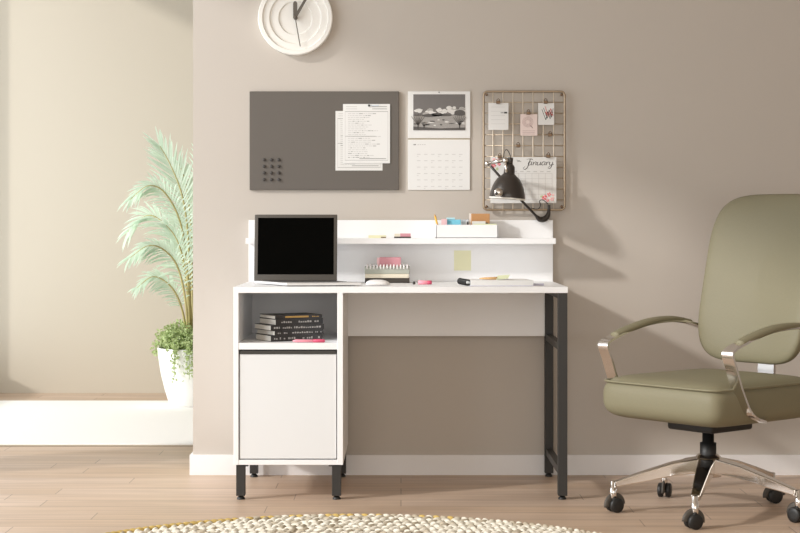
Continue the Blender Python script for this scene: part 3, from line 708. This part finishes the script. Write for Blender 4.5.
# ------------------------------------------------------------------ lamp clamped on the upright panel
ly = .50
L_ = lambda a, b, y=ly: P(a, b, y)
lamp = thing('desk_lamp', (PX(543, .58), HY + .005, PZ(220, HY)), 'black jointed clamp lamp with dome shade on the raised back panel', 'lamp')
tz = PZ(220, HY)
m = MB()       # clamp and swivel
hx = PX(545, .585)
m.rbox(hx - .022, hx + .010, HY - .004, HY + .0, tz - .004, tz + .006, M['lampblack'], .003, 2)
m.rbox(hx - .022, hx + .010, DY, WY - .001, tz - .02, tz + .006, M['lampblack'], .001, 1)
m.rbox(hx - .022, hx + .010, HY - .012, WY - .001, tz + .0005, tz + .010, M['lampblack'], .003, 2)
m.build('clamp', lamp)
bpts = cr([P(536.5, 216.5, .555), P(540, 219.3, .57), P(545, 218.6, .575), P(548.3, 214, .575), P(549.2, 205, .575)], 6)
m = MB().tube(bpts, .01, M['lampblack'], 12, rad=[.0055 + .0065 * math.sin(PI * min(1, i / (len(bpts) - 1) * 1.15)) ** .8 for i in range(len(bpts))]); m.build('base_hook', lamp)
m = MB().tube([P(490.5, 166, .50), P(503, 180, .515), P(521, 200, .535), P(537.5, 217.5, .556)], .0052, M['lampblack'], 12); m.build('arm', lamp)
m = MB().tube(cr([P(531, 208, .55), P(538, 209, .545), P(540.5, 205, .54), P(539.5, 201, .54), P(543, 200, .545), P(548, 204, .565)], 6), .0016, M['rubber'], 6); m.build('cable', lamp)
# upper joint: silver tube and knob
m = MB().tube([P(487.4, 163.4, .50), P(505, 160, .455)], .0075, M['silver'], 14); m.ell(P(487.4, 163.8, .50), .011, .011, .011, M['silver'], nu=14, nv=8); m.build('elbow_tube', lamp)
m = MB().tube(cr([P(503, 160, .46), P(504.3, 152.5, .46), P(506.5, 149.6, .46), P(509, 152.5, .46), P(511, 158, .46)], 6), .0016, M['lead'], 8); m.build('wire_loop', lamp)
# shade: axis tilted slightly
ax = (P(509.8, 158, .45) - P(506.6, 198.5, .45)).normalized()
ctr = P(507.2, 198.3, .45)
rot = Vector((0, 0, 1)).rotation_difference(ax).to_matrix().to_4x4()
T = Matrix.Translation(ctr) @ rot
u = (CD + .45) / F     # metres per pixel
prof = [(17.6, 0), (17.9, 1.2), (17.4, 5), (16.2, 10), (14.2, 15), (11.4, 19.5), (7.6, 22.8), (5.6, 24.6), (5.3, 31), (4.4, 33), (3.0, 34)]
outer = [(r * u, h * u) for r, h in prof]; inner = [(max(.001, (r - .6) * u), (h - .3) * u) for r, h in reversed(prof[1:-3])]
m = MB(); m.T = T; m.lathe(outer, M['lampblack'], 48, cap=False); sh = m.build('shade', lamp)
m = MB(); m.T = T; m.lathe([(17.6 * u, 0), (17.2 * u, 0)] + [(17.1 * u, 1.2 * u)] + [(r * u * .955, h * u) for r, h in prof[2:7]] + [(1 * u, 23 * u)], M['lampwhite'], 48, cap=False); m.build('shade_lining', sh)
m = MB(); m.T = T; m.lathe([(17.3 * u, -.9 * u), (18.1 * u, -.9 * u), (18.1 * u, .5 * u), (17.3 * u, .5 * u), (17.3 * u, -.9 * u)], M['lampwhite'], 48, cap=False); m.build('shade_rim', sh)
m = MB(); m.T = T; m.lathe([(2.9 * u, 33 * u), (2.9 * u, 40 * u), (2.2 * u, 41 * u)], M['lampblack'], 20)
m.lathe([(3.6 * u, 30 * u), (3.9 * u, 31 * u), (3.9 * u, 33.4 * u), (3.0 * u, 34.5 * u)], M['lampblack'], 20); m.build('socket', lamp)
m = MB().ell(P(505.5, 160.5, .445), .013, .013, .013, M['silver'], nu=16, nv=10); m.tube([P(505.5, 160.5, .445), P(506.5, 173, .43)], .006, M['silver'], 10); m.build('swivel_knob', lamp)
m = MB().ell(P(498.5, 192.5, .37), .017, .008, .017, M['silver'], nu=18, nv=10); m.ell(P(496.5, 193.5, .363), .006, .006, .006, M['lead'], nu=10, nv=6); m.build('shade_switch', lamp)
# bulb
m = MB(); m.T = T; m.ell((0, 0, 10 * u), 8 * u, 8 * u, 9 * u, M['lampwhite'], nu=16, nv=10); m.build('bulb', lamp)

# ------------------------------------------------------------------ office chair
TH = math.radians(40)
C0 = Vector((1.057, -.249, 0))
rzc = PI + TH                       # local +x is the way the chair faces
chair = thing('office_chair', C0, 'olive leather office chair with polished metal arms and castors', 'chair', rz=rzc)
CT = Matrix.Translation(C0) @ Matrix.Rotation(rzc, 4, 'Z')
def cm(): m_ = MB(); m_.T = CT; return m_
def cushion(m_, prof_fn, nu_, nv_, mt):
    vs = [prof_fn(i / nv_, 2 * PI * j / nu_) for i in range(nv_ + 1) for j in range(nu_)]
    fs = [(i * nu_ + j, i * nu_ + (j + 1) % nu_, (i + 1) * nu_ + (j + 1) % nu_, (i + 1) * nu_ + j) for i in range(nv_) for j in range(nu_)]
    fs += [tuple(range(nu_ - 1, -1, -1)), tuple(nv_ * nu_ + j for j in range(nu_))]
    m_.add(vs, fs, mt, True)
def se(a, e_): return math.copysign(abs(math.cos(a)) ** e_, math.cos(a)), math.copysign(abs(math.sin(a)) ** e_, math.sin(a))
def seatfn(zlo, zhi, hx_, hy_, puff):
    def fn(t, a):
        lat = -PI / 2 + PI * t; r = max(.0, math.cos(lat)) ** .24; r = max(r, .02); h = math.copysign(abs(math.sin(lat)) ** .7, math.sin(lat))
        x, y = se(a, .2); X = x * hx_ * r; Y = y * hy_ * r
        z = (zlo + zhi) / 2 + h * (zhi - zlo) / 2
        if h > 0: z += puff * (1 - (X / hx_) ** 2) * (1 - (Y / hy_) ** 2)
        return Vector((X - .01, Y, z))
    return fn
m = cm(); cushion(m, seatfn(.322, .472, .288, .266, .003), 96, 28, M['olive']); seat = m.build('seat', chair)
m = cm(); m.tube([(-.01 + se(a_, .2)[0] * .282, se(a_, .2)[1] * .260, .452) for a_ in [2 * PI * q / 96 for q in range(96)]], .0045, M['olive'], 8, closed=True); m.build('piping', seat)
m = cm(); m.rbox(-.12, .1, -.1, .1, .285, .345, M['rubber'], .01, 3); m.build('seat_mount', chair)
# backrest
def backfn(t, a):
    lat = -PI / 2 + PI * t; r = max(.02, max(0, math.cos(lat)) ** .35); h = math.copysign(abs(math.sin(lat)) ** .7, math.sin(lat))
    yy_, zz_ = se(a, .45); Y = yy_ * .235 * r; Z = .80 + zz_ * .30 * r
    lean = -.245 - .14 * ((Z - .5) / .6) + .25 * Y * Y * 3
    return Vector((lean + h * .04, Y, Z))
m = cm(); cushion(m, backfn, 64, 18, M['olive']); m.build('backrest', chair)
m = cm(); m.band(cr([(-.10, 0, .30), (-.27, 0, .31), (-.315, 0, .40), (-.33, 0, .6)], 6), (0, 1, 0), .07, .012, M['steel']); m.build('back_support', chair)
for s_ in (-1, 1):
    y = .272 * s_
    path = cr([(.02, y - .03 * s_, .335), (.13, y, .37), (.182, y, .45), (.212, y, .52), (.232, y, .565), (.222, y, .583), (.17, y, .602), (.06, y, .632), (-.06, y, .645), (-.18, y, .640), (-.29, y * .93, .61), (-.33, y * .86, .58)], 6)
    m = cm(); m.band(path, (0, 1, 0), .045, .008, M['chrome']); arm = m.build('armrest', chair)
    pp = cr([(.175, y, .604), (.12, y, .619), (.0, y, .643), (-.12, y, .649), (-.22, y, .637)], 8); n_ = len(pp)
    m = cm(); m.tube(pp, .02, M['olive'], 16, up=(0, 0, 1), rad=[.005 + .0075 * math.sin(PI * min(.94, max(.10, i / (n_ - 1)))) ** .35 for i in range(n_)], flat=2.1)
    m.build('arm_pad', arm)
m = cm(); m.lathe([(.028, .16), (.028, .24), (.020, .24), (.020, .29)], M['rubber'], 24); m.build('gas_column', chair)
m = cm(); m.lathe([(.045, .125), (.05, .14), (.05, .185), (.035, .2)], M['chrome'], 28); m.build('hub', chair)
RB = .327
a0 = math.radians(180) - rzc
for i in range(5):
    a = a0 - i * 2 * PI / 5 + (0)
    dv = Vector((math.cos(a), math.sin(a), 0)); sd = Vector((-math.sin(a), math.cos(a), 0))
    m = cm(); pts = [dv * r + Vector((0, 0, z)) for r, z in ((.035, .163), (.12, .150), (.22, .124), (RB - .008, .098))]
    m.band(pts, sd, [.06, .05, .04, .03], [.052, .044, .034, .020], M['chrome']); m.build('base_leg', chair, bevel=.004)
    cpos = dv * RB
    m = cm(); m.lathe([(.008, .046), (.012, .050), (.0125, .085), (.010, .086), (.010, .106), (.006, .109)], M['chrome'], 16, cpos); cs = m.build('castor', chair)
    # hood and wheels, trailing towards a swivel angle
    sw = math.radians((25, 70, 10, 130, 200)[i]) - rzc
    W_ = CT @ Matrix.Translation(cpos) @ Matrix.Rotation(sw, 4, 'Z')
    m = MB(); m.T = W_
    for q in (-1, 1): m.lathe([(.010, q * .006), (.023, q * .006), (.0255, q * .009), (.0255, q * .020), (.022, q * .023), (.010, q * .024)], M['rubber'], 26, (.006, 0, .0257), 'y')
    m.build('wheel', cs)
    m = MB(); m.T = W_; m.tube([(.006 + .027 * math.cos(t), 0, .0257 + .027 * math.sin(t)) for t in [math.radians(d_) for d_ in range(0, 200, 12)]], .006, M['laptopgrey'], 10, flat=2.6, up=None)
    m.build('hood', cs)

# ------------------------------------------------------------------ braided rug
RC = Vector((-.15, -1.50, 0)); RR = 1.045
rug = thing('round_rug', RC, 'round cream braided rope rug with mustard edge on the wooden floor', 'rug')
MB().lathe([(RR - .015, .001), (RR - .012, .008), (.001, .008)], M['rugback'], 96, RC).build('backing', rug)
m = MB(); rnd = random.Random(11); pitch = .052; ring = 0; R = RR - .034
while R > .04:
    n = max(6, int(2 * PI * R / .031)); near = ring < 9
    for i in range(n):
        for s_ in (-1, 1):
            a = 2 * PI * (i + (.5 if s_ > 0 else 0)) / n + rnd.uniform(-.04, .04) / max(R, .2) * .1
            rr = R + s_ * pitch * .23; c_ = (RC.x + rr * math.cos(a), RC.y + rr * math.sin(a), .017 + rnd.uniform(-.001, .002))
            rot3 = Matrix.Rotation(a + PI / 2 + s_ * math.radians(38), 3, 'Z') @ Matrix.Rotation(math.radians(8), 3, 'Y')
            mt = M['rugcream'] if rnd.random() < .82 else M['ruggrey']
            m.ell(c_, .0215, .0098, .0128, mt, rot3, nu=8 if near else 6, nv=5 if near else 4)
    R -= pitch; ring += 1
m.build('braid', rug)
m = MB(); n = int(2 * PI * RR / .024)
for i in range(n):
    a = 2 * PI * i / n; g_ = noise.noise(Vector((math.cos(a) * 3.2, math.sin(a) * 3.2, 1.3))) + rnd.uniform(-.35, .35) + (.25 if math.cos(a) < .15 else -.15)
    mt = M['ruggold'] if g_ > 0 else (M['rugcream'] if rnd.random() < .7 else M['ruggrey'])
    rot3 = Matrix.Rotation(a + PI / 2 - math.radians(22), 3, 'Z')
    m.ell((RC.x + (RR - .004) * math.cos(a), RC.y + (RR - .004) * math.sin(a), .0205), .0175, .0085, .0125, mt, rot3, nu=8, nv=5)
m.build('edge_braid', rug)

# ------------------------------------------------------------------ white rug in the far room
y0, y1 = 1.44, 3.24
o = thing('floor_rug', (-1.5, (y0 + y1) / 2, 0), 'plain white rug on the floor of the room behind the wall', 'rug')
MB().rbox(-2.35, .9, y0, y1, .0005, .014, M['whiterug'], .005, 2).build('pile', o)
MB().box(-2.355, .905, y0 - .006, y0, .0005, .006, M['ruggrey']).build('edge_shadow_strip', o)  # grey strip standing in for the thin shadow along the near edge

# ------------------------------------------------------------------ potted palm
pc_ = Vector((PX(193.5, 3.05), 3.02, .014))
palm = thing('potted_palm', pc_, 'tall pale green palm in a white pot with leafy undergrowth', 'potted plant')
u2 = (CD + 3.02) / F
MB().lathe([(.118, 0), (.126, .004), (.150, .08), (.172, .17), (.186, .26), (.190, .306), (.190, .312), (.180, .312), (.178, .28), (.001, .275)], M['pot'], 64, pc_).build('pot', palm)
MB().lathe([(.177, .2755), (.1, .285), (.001, .29)], M['soil'], 32, pc_, cap=False).build('soil', palm)
rndp = random.Random(21)
def leaflet(m_, p, d, up_, L, w_, droop):
    n_ = 5; side = d.cross(up_).normalized(); vs = []
    for i in range(n_ + 1):
        t = i / n_; q = p + d * L * t + Vector((0, 0, -droop * L * t * t)); ww = w_ * math.sin(PI * (.12 + .86 * t)) ** .8 if i < n_ else .0004
        vs += [q - side * ww + up_ * ww * .35, q, q + side * ww + up_ * ww * .35]
    fs = []
    for i in range(n_): b_ = i * 3; fs += [(b_, b_ + 1, b_ + 4, b_ + 3), (b_ + 1, b_ + 2, b_ + 5, b_ + 4)]
    m_.add(vs, fs, M['palm'], True)
def frond(pts, l0, l1, nleaf, face, droop=.12):
    nleaf = int(nleaf * 1.25)
    c_ = cr(pts, 10); n_ = len(c_)
    m_ = MB(); m_.tube(c_, .005, M['stem'], 8, rad=[.0065 * (1 - .8 * i / (n_ - 1)) + .0008 for i in range(n_)])
    fr_ = m_.build('frond', palm)
    m_ = MB(); face = Vector(face).normalized()
    for i in range(nleaf):
        t = .30 + .69 * i / (nleaf - 1); k = t * (n_ - 1); a = int(min(k, n_ - 2)); p = c_[a].lerp(c_[a + 1], k - a); tg = (c_[a + 1] - c_[a]).normalized()
        sd = tg.cross(face).normalized(); q = (t - .30) / .69; L = (l0 * (1 - q) + l1 * q) * (.6 + .4 * math.sin(PI * min(1, q * .95 + .15)))
        for s_ in (-1, 1):
            ang_ = math.radians(52 - 30 * q + rndp.uniform(-5, 5)); d = (tg * math.cos(ang_) + sd * s_ * math.sin(ang_) + face * rndp.uniform(-.02, .22)).normalized()
            leaflet(m_, p, d, face, L * rndp.uniform(.85, 1.15), .0052, droop * rndp.uniform(.5, 1.6))
    m_.build('leaflets', fr_)
def Q(px, py, Y=3.02): return P(px, py, Y)
base = lambda dx=0, dy=0: Q(193 + dx, 346, 3.02 + dy)
cam = (-.12, -1, .18)
frond([base(-2), Q(190, 290), Q(188, 235, 2.98), Q(182, 195, 2.95), Q(171, 166, 2.92), Q(160, 146, 2.9)], .21, .19, 34, cam, .05)
frond([base(-3, -.04), Q(188, 280, 2.92), Q(181, 225, 2.85), Q(165, 193, 2.8), Q(148, 186, 2.75), Q(130, 200, 2.7)], .15, .12, 28, (-.3, -.8, .5), .35)
frond([base(-4, .05), Q(187, 292, 3.05), Q(178, 248, 3.1), Q(162, 222, 3.1), Q(146, 216, 3.1), Q(128, 232, 3.1)], .17, .14, 30, (-.2, -.8, .6), .3)
frond([base(-5, -.06), Q(186, 305, 2.9), Q(178, 268, 2.85), Q(164, 250, 2.8), Q(148, 246, 2.75), Q(130, 258, 2.7)], .15, .12, 28, (-.2, -.8, .6), .4)
frond([base(-6, .0), Q(184, 318, 2.95), Q(177, 296, 2.9), Q(166, 282, 2.88), Q(152, 277, 2.85), Q(137, 288, 2.8)], .11, .09, 24, (-.1, -.8, .6), .4)
frond([base(1, .03), Q(192, 285, 3.1), Q(191, 230, 3.12), Q(186, 185, 3.15), Q(178, 162, 3.2)], .17, .13, 28, (.3, -1, .1), .15)
frond([base(0, -.03), Q(190, 300, 2.95), Q(184, 262, 2.9), Q(176, 238, 2.85), Q(166, 225, 2.8)], .15, .1, 24, (-.3, -1, .2), .2)
frond([base(3), Q(197, 290), Q(200, 240), Q(210, 195), Q(226, 165), Q(240, 158)], .17, .13, 26, cam, .2)
frond([base(4, .05), Q(200, 300, 3.1), Q(208, 255, 3.15), Q(226, 228, 3.2), Q(250, 232, 3.2)], .15, .12, 24, (.2, -.8, .6), .35)
frond([base(2, .08), Q(195, 280, 3.2), Q(196, 215, 3.3), Q(200, 165, 3.4), Q(206, 140, 3.45)], .17, .13, 26, cam, .1)
frond([base(5, -.05), Q(203, 312, 2.95), Q(213, 285, 2.9), Q(230, 270, 2.85), Q(245, 280, 2.8)], .13, .1, 22, (.1, -.8, .6), .4)
# undergrowth: small leaves in a mound, trailing over the pot's front right
m = MB(); ms = MB()
def small_leaf(p, s_):
    d = Vector((rndp.uniform(-1, 1), rndp.uniform(-1, 1), rndp.uniform(-.5, .9))).normalized(); up_ = Vector((rndp.uniform(-1, 1), rndp.uniform(-1, 1), rndp.uniform(-1, 1)))
    sd = d.cross(up_).normalized(); nn = sd.cross(d)
    m.add([p, p + d * s_ * .5 + sd * s_ * .38 + nn * s_ * .1, p + d * s_, p + d * s_ * .5 - sd * s_ * .38 + nn * s_ * .1], [(0, 1, 2), (0, 2, 3)], M['shrub'])
for i in range(150):
    a = rndp.uniform(0, 2 * PI); r = .2 * math.sqrt(rndp.random()); hgt = .13 * (1 - (r / .24) ** 2) + rndp.uniform(-.0, .05)
    p0 = pc_ + Vector((math.cos(a) * r * .7, math.sin(a) * r * .7, .285)); p1 = pc_ + Vector((math.cos(a) * r * 1.0, math.sin(a) * r, .30 + hgt))
    ms.tube([p0, p0.lerp(p1, .5) + Vector((0, 0, .01)), p1], .0015, M['shrub'], 4)
    for k in range(26): small_leaf(p0.lerp(p1, rndp.uniform(.25, 1)) + Vector((rndp.gauss(0, .014), rndp.gauss(0, .014), rndp.gauss(0, .012))), rndp.uniform(.014, .026))
for i in range(22):
    a = math.radians(rndp.uniform(248, 300)) if i < 16 else math.radians(rndp.uniform(0, 360)); ln = rndp.uniform(.05, .16) if i < 16 else rndp.uniform(.02, .06)
    e0 = pc_ + Vector((math.cos(a) * .15, math.sin(a) * .15, .32)); e1 = pc_ + Vector((math.cos(a) * .205, math.sin(a) * .205, .325)); e2 = pc_ + Vector((math.cos(a) * .21, math.sin(a) * .21, .31 - ln))
    cc_ = cr([e0, e1, e2], 6); ms.tube(cc_, .0014, M['shrub'], 4)
    for k in range(int(26 + ln * 250)):
        q = cc_[rndp.randrange(len(cc_))]; small_leaf(q + Vector((rndp.gauss(0, .012), -abs(rndp.gauss(0, .008)), rndp.gauss(0, .012))), rndp.uniform(.013, .023))
un = ms.build('undergrowth', palm)
m.build('small_leaves', un)

# ------------------------------------------------------------------ light
def area(name, loc, rot, sx_, sy_, power, col):
    l = bpy.data.lights.new(name, 'AREA'); l.shape = 'RECTANGLE'; l.size = sx_; l.size_y = sy_; l.energy = power; l.color = col
    o = bpy.data.objects.new(name, l); COL.objects.link(o); o.location = loc; o.rotation_euler = rot; return o
area('daylight_window', (XL - .02, (W1[0] + W1[1]) / 2, (W1[2] + W1[3]) / 2), (0, -PI / 2, 0), W1[3] - W1[2] - .1, W1[1] - W1[0] - .1, 76, (.85, .93, 1))
area('daylight_far_window', (XL - .02, (W2[0] + W2[1]) / 2, (W2[2] + W2[3]) / 2), (0, -PI / 2, 0), W2[3] - W2[2] - .1, W2[1] - W2[0] - .1, 38, (.86, .94, 1))
area('front_fill_light', (.3, YF + .2, 1.5), (PI / 2, 0, 0), 4.4, 2.3, 66, (1, .94, .84))  # added fill light behind the camera, no window is built there
s = bpy.data.lights.new('sun', 'SUN'); s.energy = 2.15; s.angle = math.radians(3.6); s.color = (1, .965, .92)
so = bpy.data.objects.new('sun', s); COL.objects.link(so)
so.rotation_euler = Vector((1, .5, -.5)).to_track_quat('-Z', 'Y').to_euler()
wd = bpy.data.worlds.new('world'); SC.world = wd; wd.use_nodes = True
wd.node_tree.nodes['Background'].inputs[0].default_value = (1, .985, .97, 1); wd.node_tree.nodes['Background'].inputs[1].default_value = .6

# ------------------------------------------------------------------ camera
cd = bpy.data.cameras.new('camera'); co = bpy.data.objects.new('camera', cd); COL.objects.link(co)
co.location = (0, -CD, CH); co.rotation_euler = (PI / 2, 0, 0)
cd.sensor_width = 36; cd.sensor_fit = 'HORIZONTAL'; cd.lens = F / 800 * 36
cd.shift_x = -1 / 800; cd.shift_y = -40.5 / 800
SC.camera = co
SC.cycles.max_bounces = 8; SC.cycles.diffuse_bounces = 5
SC.view_settings.view_transform = 'Standard'; SC.view_settings.look = 'None'; SC.view_settings.gamma = 1; SC.view_settings.use_curve_mapping = False
SC.view_settings.exposure = 0.0
